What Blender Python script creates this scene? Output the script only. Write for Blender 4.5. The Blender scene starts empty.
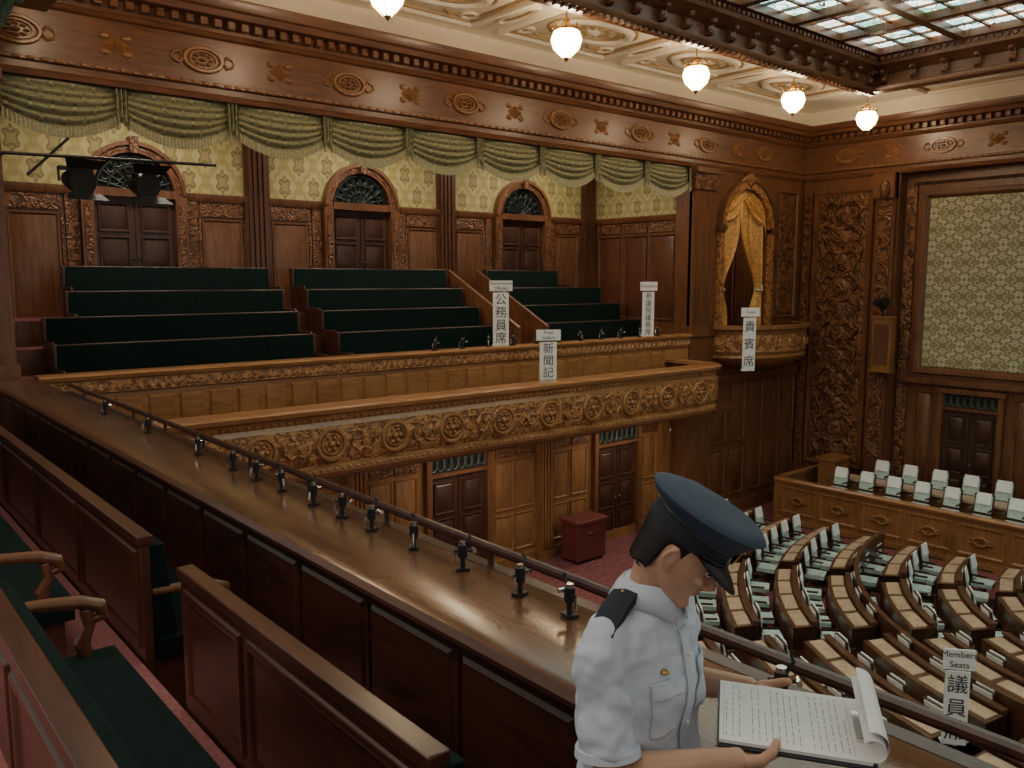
import bpy, bmesh, math, random
from mathutils import Vector, Matrix
random.seed(4)
pi=math.pi
# ------------------------------------------------------------------ mesh builder
class MB:
    def __init__(s): s.v=[];s.f=[];s.m=[];s.T=None
    def add(s,vs,fs,mi=0):
        b=len(s.v)
        for p in vs:
            s.v.append(tuple(s.T(*p)) if s.T else tuple(p))
        for f in fs:
            s.f.append([b+i for i in f]); s.m.append(mi)
    def box(s,a0,a1,b0,b1,c0,c1,mi=0):
        vs=[(a,b,c) for a in (a0,a1) for b in (b0,b1) for c in (c0,c1)]
        s.add(vs,[(0,1,3,2),(4,6,7,5),(0,4,5,1),(2,3,7,6),(0,2,6,4),(1,5,7,3)],mi)
    def ext(s,prof,u0,u1,mi=0,cap=True):      # prof [(n,v)]
        n=len(prof); vs=[(u0,p[1],p[0]) for p in prof]+[(u1,p[1],p[0]) for p in prof]
        fs=[(i,i+1,n+i+1,n+i) for i in range(n-1)]
        if cap: fs+=[(n-1,0,n,2*n-1),tuple(range(n)),tuple(range(n,2*n))]
        s.add(vs,fs,mi)
    def rings(s,rs,mi=0,closed=True,cap=True):
        n=len(rs[0]); vs=[p for r in rs for p in r]; fs=[]
        for k in range(len(rs)-1):
            for i in range(n if closed else n-1):
                j=(i+1)%n; fs.append((k*n+i,k*n+j,(k+1)*n+j,(k+1)*n+i))
        if cap and closed:
            fs.append(tuple(range(n))); fs.append(tuple(range((len(rs)-1)*n,len(rs)*n)))
        s.add(vs,fs,mi)
    def rect(s,u0,u1,v0,v1,n): return [(u0,v0,n),(u1,v0,n),(u1,v1,n),(u0,v1,n)]
    def frame(s,u0,u1,v0,v1,w,t,mi=0,n=0):
        r=lambda i,nn:s.rect(u0+i,u1-i,v0+i,v1-i,nn)
        s.rings([r(0,n),r(w*.15,n+t),r(w*.6,n+t*.9),r(w,n)],mi,True,False)
    def field(s,u0,u1,v0,v1,b,t,mi=0,n=0):
        s.rings([s.rect(u0,u1,v0,v1,n),s.rect(u0+b,u1-b,v0+b,v1-b,n+t)],mi,True,True)
    def panel(s,u0,u1,v0,v1,mf=0,mp=0,w=.06,t=.03):
        s.frame(u0,u1,v0,v1,w,t,mf)
        s.field(u0+w,u1-w,v0+w,v1-w,.04,t*.6,mp,.002)
    def tube(s,pts,rad,n=10,mi=0,cap=True):
        pts=[Vector(p) for p in pts]
        if not isinstance(rad,(list,tuple)): rad=[rad]*len(pts)
        t0=(pts[1]-pts[0]).normalized()
        a=t0.orthogonal().normalized(); rs=[]
        for k,p in enumerate(pts):
            if k==0:t=pts[1]-pts[0]
            elif k==len(pts)-1:t=pts[-1]-pts[-2]
            else:t=(pts[k+1]-p).normalized()+(p-pts[k-1]).normalized()
            t.normalize(); a=(a-t*a.dot(t)).normalized(); b=t.cross(a)
            rs.append([tuple(p+(a*math.cos(2*pi*i/n)+b*math.sin(2*pi*i/n))*rad[k]) for i in range(n)])
        s.rings(rs,mi,True,cap)
    def ell(s,c,r,M=None,mi=0,seg=16,rg=10):
        rs=[]
        for k in range(rg+1):
            th=-pi/2+pi*k/rg; th=max(-pi/2+.05,min(pi/2-.05,th)); row=[]
            for i in range(seg):
                p=Vector((r[0]*math.cos(th)*math.cos(2*pi*i/seg),r[1]*math.cos(th)*math.sin(2*pi*i/seg),r[2]*math.sin(th)))
                if M: p=M@p
                row.append(tuple(Vector(c)+p))
            rs.append(row)
        s.rings(rs,mi)
    def torus(s,cu,cv,cn,ru,rv,r,mi=0,seg=28,rs_=6):
        rs=[]
        for k in range(seg+1):
            a=2*pi*k/seg
            rs.append([(cu+(ru+r*math.cos(b))*math.cos(a),cv+(rv+r*math.cos(b))*math.sin(a),cn+r*math.sin(b)) for b in [2*pi*i/rs_ for i in range(rs_)]])
        s.rings(rs,mi,True,False)
    def arc(s,cu,cv,r0,r1,n0,n1,a0=0,a1=pi,seg=18,mi=0):
        rs=[]
        for k in range(seg+1):
            a=a0+(a1-a0)*k/seg; c,q=math.cos(a),math.sin(a)
            rs.append([(cu+r0*c,cv+r0*q,n0),(cu+r1*c,cv+r1*q,n0),(cu+r1*c,cv+r1*q,n1),(cu+r0*c,cv+r0*q,n1)])
        s.rings(rs,mi)
    def rev(s,prof,c,n=20,mi=0,cap=False,sx=1,sy=1):
        rs=[[(c[0]+sx*r*math.cos(2*pi*i/n),c[1]+sy*r*math.sin(2*pi*i/n),c[2]+z) for i in range(n)] for r,z in prof]
        s.rings(rs,mi,True,cap)
    def build(s,name,mats,parent=None,smooth=True,bevel=0,ang=.6):
        me=bpy.data.meshes.new(name); me.from_pydata(s.v,[],s.f)
        for m in mats: me.materials.append(m)
        for p,mi in zip(me.polygons,s.m): p.material_index=min(mi,len(mats)-1)
        bm=bmesh.new(); bm.from_mesh(me); bmesh.ops.recalc_face_normals(bm,faces=bm.faces); bm.to_mesh(me); bm.free()
        if smooth:
            for p in me.polygons:p.use_smooth=True
            me.set_sharp_from_angle(angle=ang)
        me.update()
        o=bpy.data.objects.new(name,me); bpy.context.scene.collection.objects.link(o)
        if parent:o.parent=parent
        if bevel:
            b=o.modifiers.new('bevel','BEVEL'); b.width=bevel; b.segments=2; b.limit_method='ANGLE'
        return o
def empty(name,loc=(0,0,0)):
    e=bpy.data.objects.new(name,None); e.empty_display_size=.2; e.location=loc
    bpy.context.scene.collection.objects.link(e); return e
def TX(Y0): return lambda u,v,n:(u,Y0-n,v)
def TY(X0): return lambda u,v,n:(X0-n,u,v)
def TYp(X0): return lambda u,v,n:(X0+n,u,v)
# ------------------------------------------------------------------ materials
class NT:
    def __init__(s,name):
        m=bpy.data.materials.new(name); m.use_nodes=True; s.mat=m; s.t=m.node_tree
        s.b=s.t.nodes['Principled BSDF']; s.out=s.t.nodes['Material Output']
    def n(s,typ,**kw):
        x=s.t.nodes.new(typ)
        for k,v in kw.items(): setattr(x,k,v)
        return x
    def l(s,a,b): s.t.links.new(a,b)
    def coord(s,scale=(1,1,1)):
        c=s.n('ShaderNodeTexCoord'); m=s.n('ShaderNodeMapping'); m.inputs['Scale'].default_value=scale
        s.l(c.outputs['Object'],m.inputs['Vector']); return m.outputs['Vector']
    def noise(s,vec,scale,detail=4,dist=0,rough=.5):
        x=s.n('ShaderNodeTexNoise'); x.inputs['Scale'].default_value=scale; x.inputs['Detail'].default_value=detail
        x.inputs['Distortion'].default_value=dist; x.inputs['Roughness'].default_value=rough; s.l(vec,x.inputs['Vector']); return x.outputs['Fac']
    def ramp(s,fac,stops,mode='LINEAR'):
        x=s.n('ShaderNodeValToRGB'); r=x.color_ramp; r.interpolation=mode
        while len(r.elements)<len(stops): r.elements.new(.5)
        for e,(p,c) in zip(r.elements,stops):
            e.position=p; e.color=(c[0],c[1],c[2],1)
        s.l(fac,x.inputs['Fac']); return x.outputs['Color']
    def math(s,op,a,b=None,c=None):
        x=s.n('ShaderNodeMath',operation=op)
        for i,q in enumerate((a,b,c)):
            if q is None: continue
            if isinstance(q,(int,float)): x.inputs[i].default_value=q
            else: s.l(q,x.inputs[i])
        return x.outputs[0]
    def bump(s,h,strength=.5,dist=.02):
        x=s.n('ShaderNodeBump'); x.inputs['Strength'].default_value=strength; x.inputs['Distance'].default_value=dist
        s.l(h,x.inputs['Height']); s.l(x.outputs['Normal'],s.b.inputs['Normal'])
    def set(s,**kw):
        for k,v in kw.items():
            i=s.b.inputs[k.replace('_',' ')]
            i.default_value=(*v,1) if isinstance(v,tuple) else v
def plain(name,c,rough=.6,metal=0,var=.12,sc=20,bump=0,bd=.01):
    k=NT(name); v=k.coord(); f=k.noise(v,sc,3)
    a=tuple(x*(1-var) for x in c); b=tuple(min(1,x*(1+var)) for x in c)
    k.l(k.ramp(f,[(.3,a),(.7,b)]),k.b.inputs['Base Color']); k.set(Roughness=rough,Metallic=metal)
    if bump: k.bump(f,bump,bd)
    return k.mat
def wood(name,c1,c2,scale=(9,9,1.1),rough=.34,coat=.15):
    k=NT(name); v=k.coord(scale); f=k.noise(v,1.6,6,.8,.6); f2=k.noise(k.coord(),.9,2)
    g=k.math('ADD',k.math('MULTIPLY',f,.75),k.math('MULTIPLY',f2,.25))
    k.l(k.ramp(g,[(.3,c2),(.55,c1),(.75,tuple(min(1,x*1.25) for x in c1))]),k.b.inputs['Base Color'])
    k.set(Roughness=rough); k.b.inputs['Coat Weight'].default_value=coat; k.b.inputs['Coat Roughness'].default_value=.25
    k.bump(f,.08,.01); return k.mat
def carved(name,c1,c2,sc=4,freq=5,depth=.03,rough=.4):
    k=NT(name); v=k.coord(); f=k.noise(v,sc,2,.6,.4)
    w=k.math('SINE',k.math('MULTIPLY',f,2*pi*freq)); w=k.math('MULTIPLY_ADD',w,.5,.5)
    vo=k.n('ShaderNodeTexVoronoi',feature='SMOOTH_F1'); vo.inputs['Scale'].default_value=sc*2.2; k.l(v,vo.inputs['Vector'])
    h=k.math('ADD',k.math('MULTIPLY',w,.6),k.math('MULTIPLY',k.math('SUBTRACT',1,vo.outputs['Distance']),.5))
    k.l(k.ramp(h,[(.25,c2),(.75,c1),(1,tuple(min(1,x*1.25) for x in c1))]),k.b.inputs['Base Color'])
    k.set(Roughness=rough); k.bump(h,.9,depth); return k.mat
def damask(name,axis,pu,pv,stops,detail=.35,rough=.7):
    k=NT(name); c=k.n('ShaderNodeTexCoord'); sp=k.n('ShaderNodeSeparateXYZ'); k.l(c.outputs['Object'],sp.inputs[0])
    u=k.math('MULTIPLY',sp.outputs[axis],2*pi/pu); v=k.math('MULTIPLY',sp.outputs['Z'],2*pi/pv)
    s=k.math('ADD',k.math('COSINE',u),k.math('COSINE',v))
    d=k.math('MULTIPLY',k.math('MULTIPLY',k.math('COSINE',k.math('MULTIPLY',u,3)),k.math('COSINE',k.math('MULTIPLY',v,4))),detail)
    t=k.math('MULTIPLY_ADD',k.math('ABSOLUTE',k.math('ADD',s,d)),.45,0)
    k.l(k.ramp(t,stops),k.b.inputs['Base Color']); k.set(Roughness=rough); k.bump(t,.2,.01); return k.mat
def emit(name,c,st):
    k=NT(name); k.set(Base_Color=c); k.b.inputs['Emission Color'].default_value=(*c,1); k.b.inputs['Emission Strength'].default_value=st; return k.mat
W1=(.172,.070,.032); W2=(.062,.022,.011)
M_wood=wood('wood_vertical',W1,W2); M_woodx=wood('wood_horizontal_x',W1,W2,(1.1,9,9)); M_woody=wood('wood_horizontal_y',W1,W2,(9,1.1,9))
M_dark=wood('dark_wood',(.062,.025,.015),(.024,.010,.007)); M_darky=wood('dark_wood_y',(.088,.033,.019),(.034,.014,.009),(9,1.1,9),.28,.3)
M_gold=wood('golden_oak',(.28,.13,.051),(.15,.06,.023)); M_goldx=wood('golden_oak_x',(.36,.17,.066),(.20,.08,.029),(1.1,9,9),.28,.3)
M_ledge=wood('polished_ledge',(.15,.066,.032),(.058,.023,.013),(9,1.1,9),.2,.6)
M_carv=carved('carved_wood',(.20,.082,.034),(.06,.021,.010))
M_carvg=carved('carved_golden_oak',(.43,.205,.08),(.16,.062,.022),9,3,.018)
M_carvf=carved('carved_fine',(.19,.077,.033),(.07,.025,.012),7,5,.02)
M_cream=plain('cream_plaster',(.80,.73,.60),.7,0,.05,8); M_cream2=plain('gilded_plaster',(.42,.29,.14),.5,0,.15,12)
PS=[(0,(.34,.28,.10)),(.12,(.38,.32,.12)),(.2,(.43,.37,.17)),(.55,(.46,.395,.18)),(.66,(.15,.12,.045)),(.8,(.34,.275,.11))]
M_paper=damask('green_gold_wallpaper','X',.62,.9,PS)
M_papery=damask('green_gold_wallpaper_side','Y',.62,.9,PS)
M_dam=damask('damask_panel','Y',.8,.8,[(0,(.5,.46,.32)),(.1,(.46,.42,.28)),(.16,(.20,.19,.10)),(.5,(.27,.25,.14)),(.62,(.50,.45,.30)),(.8,(.22,.2,.1))],.6)
M_val=damask('valance_brocade','X',.26,.3,[(0,(.24,.245,.135)),(.3,(.36,.355,.205)),(.6,(.14,.15,.08)),(.9,(.44,.42,.26))],.6)
M_fringe=plain('fringe',(.45,.44,.28),.8,0,.4,60); M_vdark=plain('dark_green_valance',(.05,.09,.045),.8,0,.4,15)
M_drape=plain('gold_drape',(.66,.37,.12),.5,0,.3,14)
M_green=plain('green_velvet',(.0045,.0135,.0115),.95,0,.3,30); M_green.node_tree.nodes['Principled BSDF'].inputs['Specular IOR Level'].default_value=.2
M_black=plain('black_plastic',(.012,.012,.014),.4); M_chrome=plain('chrome',(.7,.7,.7),.2,1); M_brass=plain('brass',(.5,.33,.12),.3,1)
M_iron=plain('iron_grille',(.03,.04,.035),.4,.6)
M_carpet=plain('red_carpet',(.18,.05,.052),.95,0,.35,9,.2); M_carpet2=plain('gallery_carpet',(.30,.11,.105),.95,0,.2,40,.2)
M_white=plain('white_board',(.80,.80,.78),.6,0,.03); M_ink=plain('ink',(.03,.03,.035),.7)
M_pale=plain('pale_teal_fabric',(.50,.60,.56),.7,0,.12,12); M_white2=plain('white_cover',(.88,.9,.88),.7,0,.05,12)
M_desk=wood('desk_top',(.50,.36,.25),(.36,.24,.155),(4,4,4),.4,.1); M_deskb=wood('desk_body',(.115,.052,.026),(.048,.021,.012))
M_redbox=plain('red_leather',(.14,.03,.025),.5); M_grill=plain('speaker_grille',(.12,.045,.02),.8,0,.4,80)
k=NT('stained_glass'); v=k.coord((1,1,1))
vo=k.n('ShaderNodeTexVoronoi'); vo.inputs['Scale'].default_value=5.0; k.l(v,vo.inputs['Vector'])
ve=k.n('ShaderNodeTexVoronoi',feature='DISTANCE_TO_EDGE'); ve.inputs['Scale'].default_value=5.0; k.l(v,ve.inputs['Vector'])
sx=k.n('ShaderNodeSeparateColor'); k.l(vo.outputs['Color'],sx.inputs[0])
c=k.ramp(sx.outputs[0],[(0,(.70,.92,.84)),(.30,(1,.97,.85)),(.46,(.22,.44,.30)),(.62,(.90,.72,.40)),(.72,(.30,.58,.60)),(.87,(.9,.92,.76))],'CONSTANT')
lead=k.math('GREATER_THAN',ve.outputs['Distance'],.035)
k.l(c,k.b.inputs['Emission Color']); k.l(c,k.b.inputs['Base Color']); k.l(k.math('MULTIPLY',lead,3.8),k.b.inputs['Emission Strength']); M_glass=k.mat
M_lamp=emit('lamp_glass',(1,.78,.5),42)
# ------------------------------------------------------------------ dims (relative to eye height)
XL,XR=2.1,20.9; YF=12.5; YW=15.7; ZF=-6.0; ZS=2.6; ZC=4.35
RD=.36
b=MB(); b.box(-5,22.5,-9,13.6,ZF-.2,ZF); b.build('floor',[M_carpet])
# ------------------------------------------------------------------ entablature
ENT=[(-.5,ZS),(0,ZS),(.03,ZS),(.05,ZS+.06),(.02,ZS+.09),(.02,ZS+.17),(.07,ZS+.19),(.07,ZS+.23),(0,ZS+.25),
     (0,ZS+.86),(.05,ZS+.88),(.08,ZS+.93),(.06,ZS+.95),(.06,ZS+1.0)]
COR=[(.0,ZS+1.0),(.06,ZS+1.0),(.1,ZS+1.1),(.3,ZS+1.12),(.33,ZS+1.2),(.38,ZS+1.22),(.42,ZS+1.32),(.42,ZS+1.36),(0,ZS+1.36)]
def medallion(b,u,v,ru,rv,n=0,mi=0,petals=8):
    b.torus(u,v,n+.02,ru,rv,.034,mi); b.torus(u,v,n+.015,ru*.72,rv*.72,.018,mi)
    b.ell((u,v,n),(ru*.2,rv*.2,.07),None,mi,10,6)
    for i in range(petals):
        a=2*pi*i/petals; b.ell((u+ru*.45*math.cos(a),v+rv*.45*math.sin(a),n),(ru*.16,rv*.16,.045),None,mi,8,6)
    for sgn in (-1,1):
        b.tube([(u+sgn*ru*1.05,v,n),(u+sgn*ru*1.3,v+rv*.5,n+.01),(u+sgn*ru*1.6,v+rv*.3,n+.01),(u+sgn*ru*1.7,v-rv*.1,n)],[.03,.026,.02,.012],6,mi)
        b.tube([(u+sgn*ru*1.05,v,n),(u+sgn*ru*1.3,v-rv*.5,n+.01),(u+sgn*ru*1.6,v-rv*.3,n+.01),(u+sgn*ru*1.75,v+rv*.1,n)],[.03,.026,.02,.012],6,mi)
def diamond(b,u,v,r,n=0,mi=0):
    b.add([(u-r*1.4,v,n),(u,v-r,n),(u+r*1.4,v,n),(u,v+r,n),(u,v,n+.09)],[(0,1,4),(1,2,4),(2,3,4),(3,0,4)],mi)
    for sx_,sz in((1,1),(-1,1),(1,-1),(-1,-1)):
        b.ell((u+sx_*r*1.1,v+sz*r*.8,n),(.07,.05,.04),None,mi,8,6)
def entab(name,T,u0,u1,med,mats):
    b=MB(); b.T=T
    b.ext(ENT,u0,u1,0); b.ext(COR,u0,u1,0)
    b.box(u0,u1,ZS+1.36,ZC+.02,-.5,.0,2)
    b.ext([(0,ZS+1.36),(.34,ZS+1.36),(.3,ZS+1.45),(.16,ZS+1.58),(.12,ZC),(0,ZC)],u0,u1,2)
    u=u0+.05
    while u<u1-.1:
        b.box(u,u+.1,ZS+1.0,ZS+1.1,.05,.2,0); u+=.2
    u=u0+.05
    while u<u1-.1:
        b.ell((u,ZS+.21,.07),(.06,.03,.03),None,1,6,4); u+=.16
    for m in med: medallion(b,m,ZS+.55,.27,.16,0,1)
    for i in range(len(med)-1): diamond(b,(med[i]+med[i+1])/2,ZS+.55,.13,0,1)
    return b.build(name,mats)
entab('trim_1',TX(YF),-3,XR,[2.36+2.37*i for i in range(8)],[M_woodx,M_gold,M_cream])
entab('trim_2',TY(XR),-8,YF,[11.3-2.37*i for i in range(8)],[M_woody,M_gold,M_cream])
# ------------------------------------------------------------------ ceiling
b=MB()
SY,SX0,SX=9.3,4.0,18.0
b.box(2,21.4,SY,12.9,ZC,ZC+.1); b.box(SX,21.4,-8,SY,ZC,ZC+.1); b.box(2,SX0,-8,SY,ZC,ZC+.1)
LX=[2.85,6.2,9.45,12.7,15.9,18.97]
b.T=lambda u,v,n:(u,v,ZC-n)
for i in range(5):
    xc=(LX[i]+LX[i+1])/2
    b.frame(xc-1.35,xc+1.35,9.75,11.9,.11,.09,0); b.frame(xc-1.2,xc+1.2,9.9,11.75,.06,.05,1)
    b.torus(xc,10.85,0,.82,.48,.08,0); b.torus(xc,10.85,0,.95,.6,.03,1); b.torus(xc,10.85,0,.62,.33,.045,1)
    for a in range(12): b.ell((xc+.38*math.cos(a*pi/6),10.85+.18*math.sin(a*pi/6),0),(.08,.05,.05),None,1,8,5)
    b.ell((xc,10.85,0),(.16,.1,.08),None,0,10,6)
    for sx_ in(-1,1):
        for sy_ in(-1,1):
            q=(xc+sx_*1.0,10.85+sy_*.68)
            b.torus(q[0],q[1],0,.14,.14,.04,0,16); b.ell((q[0],q[1],0),(.07,.07,.04),None,1,8,5)
            b.tube([(q[0]-sx_*.16,q[1],0),(q[0]-sx_*.35,q[1]+sy_*.08,.02),(q[0]-sx_*.5,q[1]-sy_*.02,.0)],[.04,.035,.015],6,1)
for x in LX:
    b.torus(x,9.85,0,.3,.3,.05,0); b.torus(x,9.85,0,.2,.2,.03,1,18); b.torus(x,11,0,.14,.5,.05,0); b.torus(x,11,0,.07,.36,.03,1)
for i in range(5):
    yc=7.9-3.0*i
    b.frame(18.4,20.4,yc-1.3,yc+1.3,.11,.09,0); b.frame(18.52,20.28,yc-1.18,yc+1.18,.05,.05,1); b.torus(19.4,yc,0,.45,.78,.08,0); b.torus(19.4,yc,0,.3,.58,.04,1)
    for a in range(10): b.ell((19.4+.18*math.cos(a*pi/5),yc+.38*math.sin(a*pi/5),0),(.05,.08,.05),None,1,8,5)
b.T=None
b.build('ceiling',[M_cream,M_cream2])
# skylight well (wood)
b=MB(); ZG=4.80
WELL=[(-.18,3.98),(0,3.98),(.1,3.98),(.12,4.02),(.12,4.08),(.02,4.12),(.02,4.33),(.1,4.37),(.17,4.44),(.26,4.48),(.28,4.56),(.28,ZG-.01),(-.18,ZG-.01)]
b.T=TX(SY); b.ext(WELL,SX0-.2,SX+.18,0)
def bracket(u):
    b.box(u,u+.13,4.14,4.4,.0,.12,0); b.ell((u+.065,4.19,.11),(.065,.06,.06),None,1,8,6); b.ell((u+.065,4.35,.15),(.065,.06,.09),None,1,8,6)
u=SX0+.1
while u<SX-.1: bracket(u); u+=.62
u=SX0
while u<SX: b.box(u,u+.08,3.93,3.99,-.02,.08,0); u+=.16
u=SX0
while u<SX: b.box(u,u+.07,4.56,4.62,.28,.32,1); u+=.14
b.T=TY(SX); b.ext(WELL,-7,SY+.18,0)
u=SY-.4
while u>-7: bracket(u); u-=.62
u=SY-.3
while u>-7: b.box(u,u+.07,4.56,4.62,.28,.32,1); u-=.14
b.T=TYp(SX0); b.ext(WELL,-7,SY,0)
b.T=lambda u,v,n:(u,-7+n,v); b.ext(WELL,SX0,SX,0)
b.T=None
b.build('trim_3',[M_woodx,M_carvf])
b=MB(); b.box(SX0,SX,-7,SY,ZG,ZG+.05,0)
x=SX-.28; i=0
while x>SX0:
    w=.18 if i%3==0 else .05; b.box(x-w/2,x+w/2,-7,SY,ZG-w*.8,ZG-.001,1); x-=.55; i+=1
y=SY-.28; i=0
while y>-7:
    w=.18 if i%3==0 else .05; b.box(SX0,SX,y-w/2,y+w/2,ZG-w*.8-.003,ZG-.002,1); y-=.55; i+=1
b.build('window_1',[M_glass,M_wood])
# ------------------------------------------------------------------ hanging lamps
def lamp(x,y,z):
    e=empty('hanging_lamp',(x,y,z)); b=MB()
    b.tube([(0,0,.2),(0,0,ZC-z)],.014,8,0); b.rev([(.0,ZC-z),(.1,ZC-z),(.08,ZC-z-.05),(.0,ZC-z-.07)],(0,0,0),12,0)
    b.rev([(.0,.34),(.05,.31),(.05,.27),(.09,.23),(.10,.2)],(0,0,0),16,0)
    for i in range(8):
        a=2*pi*i/8; b.tube([(.2*math.cos(a),.2*math.sin(a),.14),(.245*math.cos(a),.245*math.sin(a),.0),(.2*math.cos(a),.2*math.sin(a),-.14),(.06*math.cos(a),.06*math.sin(a),-.27)],.008,6,0)
        b.tube([(.08*math.cos(a),.08*math.sin(a),.22),(.21*math.cos(a),.21*math.sin(a),.14)],.008,6,0)
        b.ell((.22*math.cos(a),.22*math.sin(a),.19),(.02,.02,.035),None,0,6,5)
    b.rev([(.21,.12),(.225,.13),(.225,.16),(.21,.17)],(0,0,0),16,0); b.rev([(.05,-.26),(.03,-.3),(.0,-.33)],(0,0,0),8,0)
    b.build('brass_frame',[M_brass],e)
    g=MB(); g.rev([(.0,.2),(.1,.19),(.19,.13),(.232,.03),(.228,-.04),(.18,-.14),(.05,-.26),(0,-.27)],(0,0,0),16,0); g.build('glass_bowl',[M_lamp],e)
for x in LX: lamp(x,9.85,3.70 if x<10 else 3.66)
# ------------------------------------------------------------------ far gallery shell
def pilaster(b,u,w,v0,v1,n=.0,t=.12,m0=0,m1=1,fl=4):
    b.box(u-w/2,u+w/2,v0,v1,n,n+t*.6,m0)
    fw=w*.8/fl
    for i in range(fl):
        c=u-w*.4+fw*(i+.5); b.box(c-fw*.32,c+fw*.32,v0+.25,v1-.3,n+t*.6,n+t,m0)
    b.box(u-w/2-.04,u+w/2+.04,v0,v0+.2,n,n+t*1.2,m0); b.box(u-w/2-.04,u+w/2+.04,v1-.12,v1,n,n+t*1.5,m0)
    b.box(u-w/2-.02,u+w/2+.02,v1-.3,v1-.12,n,n+t*1.1,m1)
M_mid=wood('mid_wood',(.115,.043,.021),(.045,.017,.010))
b=MB(); b.T=TX(YW)
b.box(-3,17,-2.8,3.1,-.2,0,0)
b.box(1.5,16.3,1.55,3.1,0,.02,1)
b.ext([(0,1.42),(.05,1.42),(.09,1.5),(.09,1.56),(0,1.56)],1.5,16.3,0)
doors=[4.6,9.1,13.55]; pil=[2.3,6.85,11.3,15.85]
for p in pil: pilaster(b,p,.5,-2.5,3.1,0,.12,4,4)
for d in doors:
    for sgn in(-1,1):
        c0=d+sgn*1.0; 
        b.box(c0-.1,c0+.1,-1,1.42,0,.04,3)
        a,c=(d-2.0,d-1.14) if sgn<0 else (d+1.14,d+2.0)
        b.box(a+.02,c-.02,1.16,1.4,0,.03,3)
        b.panel(a+.04,c-.04,-.9,1.12,0,0); b.box(a-.02,a+.03,-.9,1.12,0,.03,3); b.box(c-.03,c+.02,-.9,1.12,0,.03,3)
wf=b.build('wall_north',[M_wood,M_paper,M_wood,M_carvf,M_mid])
def archdoor(i,d):
    e=empty('door_%d'%i,(d,YW,0)); b=MB(); b.T=lambda u,v,n:(u,-n,v)
    w=.68; zs=1.5
    for sgn in(-1,1):
        b.box(min(sgn*w,sgn*(w+.2)),max(sgn*w,sgn*(w+.2)),-.62,zs,0,.16,0)
        b.box(min(sgn*(w+.05),sgn*(w+.15)),max(sgn*(w+.05),sgn*(w+.15)),-.4,zs-.2,.16,.18,2)
    b.box(-w,w,zs-.08,zs+.06,0,.18,0)
    b.arc(0,zs,w,w+.07,0,.14,mi=0); b.arc(0,zs,w+.12,w+.19,0,.2,mi=0); b.arc(0,zs,w+.05,w+.13,.0,.15,mi=2)
    b.box(-.07,.07,zs+w-.02,zs+w+.26,0,.25,2)
    for sgn in(-1,1):
        a,c=(-w,-.01) if sgn<0 else (.01,w)
        b.box(a,c,-.62,zs-.08,-.02,.03,1)
        for z0,z1 in((-.5,.05),(.12,.75),(.82,1.32)): 
            b.T=lambda u,v,n:(u,-n-.03,v); b.panel(a+.08,c-.08,z0,z1,1,1,.05,.03); b.T=lambda u,v,n:(u,-n,v)
        b.ell((sgn*.06,.35,.07),(.025,.025,.025),None,3,8,6)
    b.arc(0,zs,0.0,w,.0,.02,mi=4)
    for r in(.2,.42,.6): b.arc(0,zs+.03,r-.015,r+.015,.02,.07,mi=3)
    for j in range(1,10):
        a=pi*j/10; b.tube([(.05*math.cos(a),zs+.03+.05*math.sin(a),.05),(w*math.cos(a),zs+w*math.sin(a),.05)],.014,6,3)
        a=pi*(j-.5)/10; b.torus(.51*math.cos(a),zs+.03+.51*math.sin(a),.05,.06,.06,.012,3,12,5); b.torus(.31*math.cos(a),zs+.03+.31*math.sin(a),.05,.04,.04,.01,3,10,5)
    b.build('door_frame_and_leaves',[M_wood,M_dark,M_carvf,M_iron,M_black],e)
for i,d in enumerate(doors): archdoor(i+1,d)
b=MB(); b.T=TY(16.2)
b.box(YF+.52,YW,-2.8,3.1,-.6,0,0); b.box(YF+.52,YW,1.55,3.1,0,.02,1); b.ext([(0,1.42),(.05,1.42),(.09,1.5),(.09,1.56),(0,1.56)],YF+.52,YW,0)
for y0 in(13.05,13.92,14.8): b.panel(y0,y0+.8,-1.0,1.1,3,3); b.box(y0,y0+.8,1.16,1.4,0,.03,2)
b.build('wall_gallery_side',[M_wood,M_papery,M_carvf,M_mid])
b=MB(); b.box(-3,16.8,YF+.1,YW+.2,3.05,3.2); b.build('ceiling_gallery',[M_cream])
for u,w in((1.65,.9),(16.55,.85)):
    b=MB(); b.T=TX(YF)
    b.box(u-w/2,u+w/2,ZF,ZS,-.5,-.02,0)
    b.box(u-w/2,u+w/2,-2.75,ZS,-.1,.04,0)
    b.panel(u-w/2+.12,u+w/2-.12,-1.0,ZS-.7,0,0,.05,.05)
    b.box(u-w/2-.03,u+w/2+.03,ZS-.5,ZS,-.1,.1,1); b.box(u-w/2-.05,u+w/2+.05,ZS-.12,ZS,-.1,.16,0)
    b.box(u-w/2-.03,u+w/2+.03,-1.35,-1.1,-.1,.1,0)
    b.build('column',[M_wood,M_carv])
rowsY=[13.3,13.88,14.46,15.04]; rowsZ=[-.93,-.56,-.18,.22]
b=MB()
lev=[z-.84 for z in rowsZ]
ed=[12.75,13.36,13.94,14.52,YW]
for i in range(4):
    b.box(XL+.02,16.1,ed[i],ed[i+1],-2.75,lev[i]-.02,1); b.box(XL+.02,16.1,ed[i],ed[i+1],lev[i]-.02,lev[i],0)
b.box(XL,16.1,11.02,12.95,-2.93,-2.76,1)
b.build('floor_gallery_steps',[M_carpet,M_mid])
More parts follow.
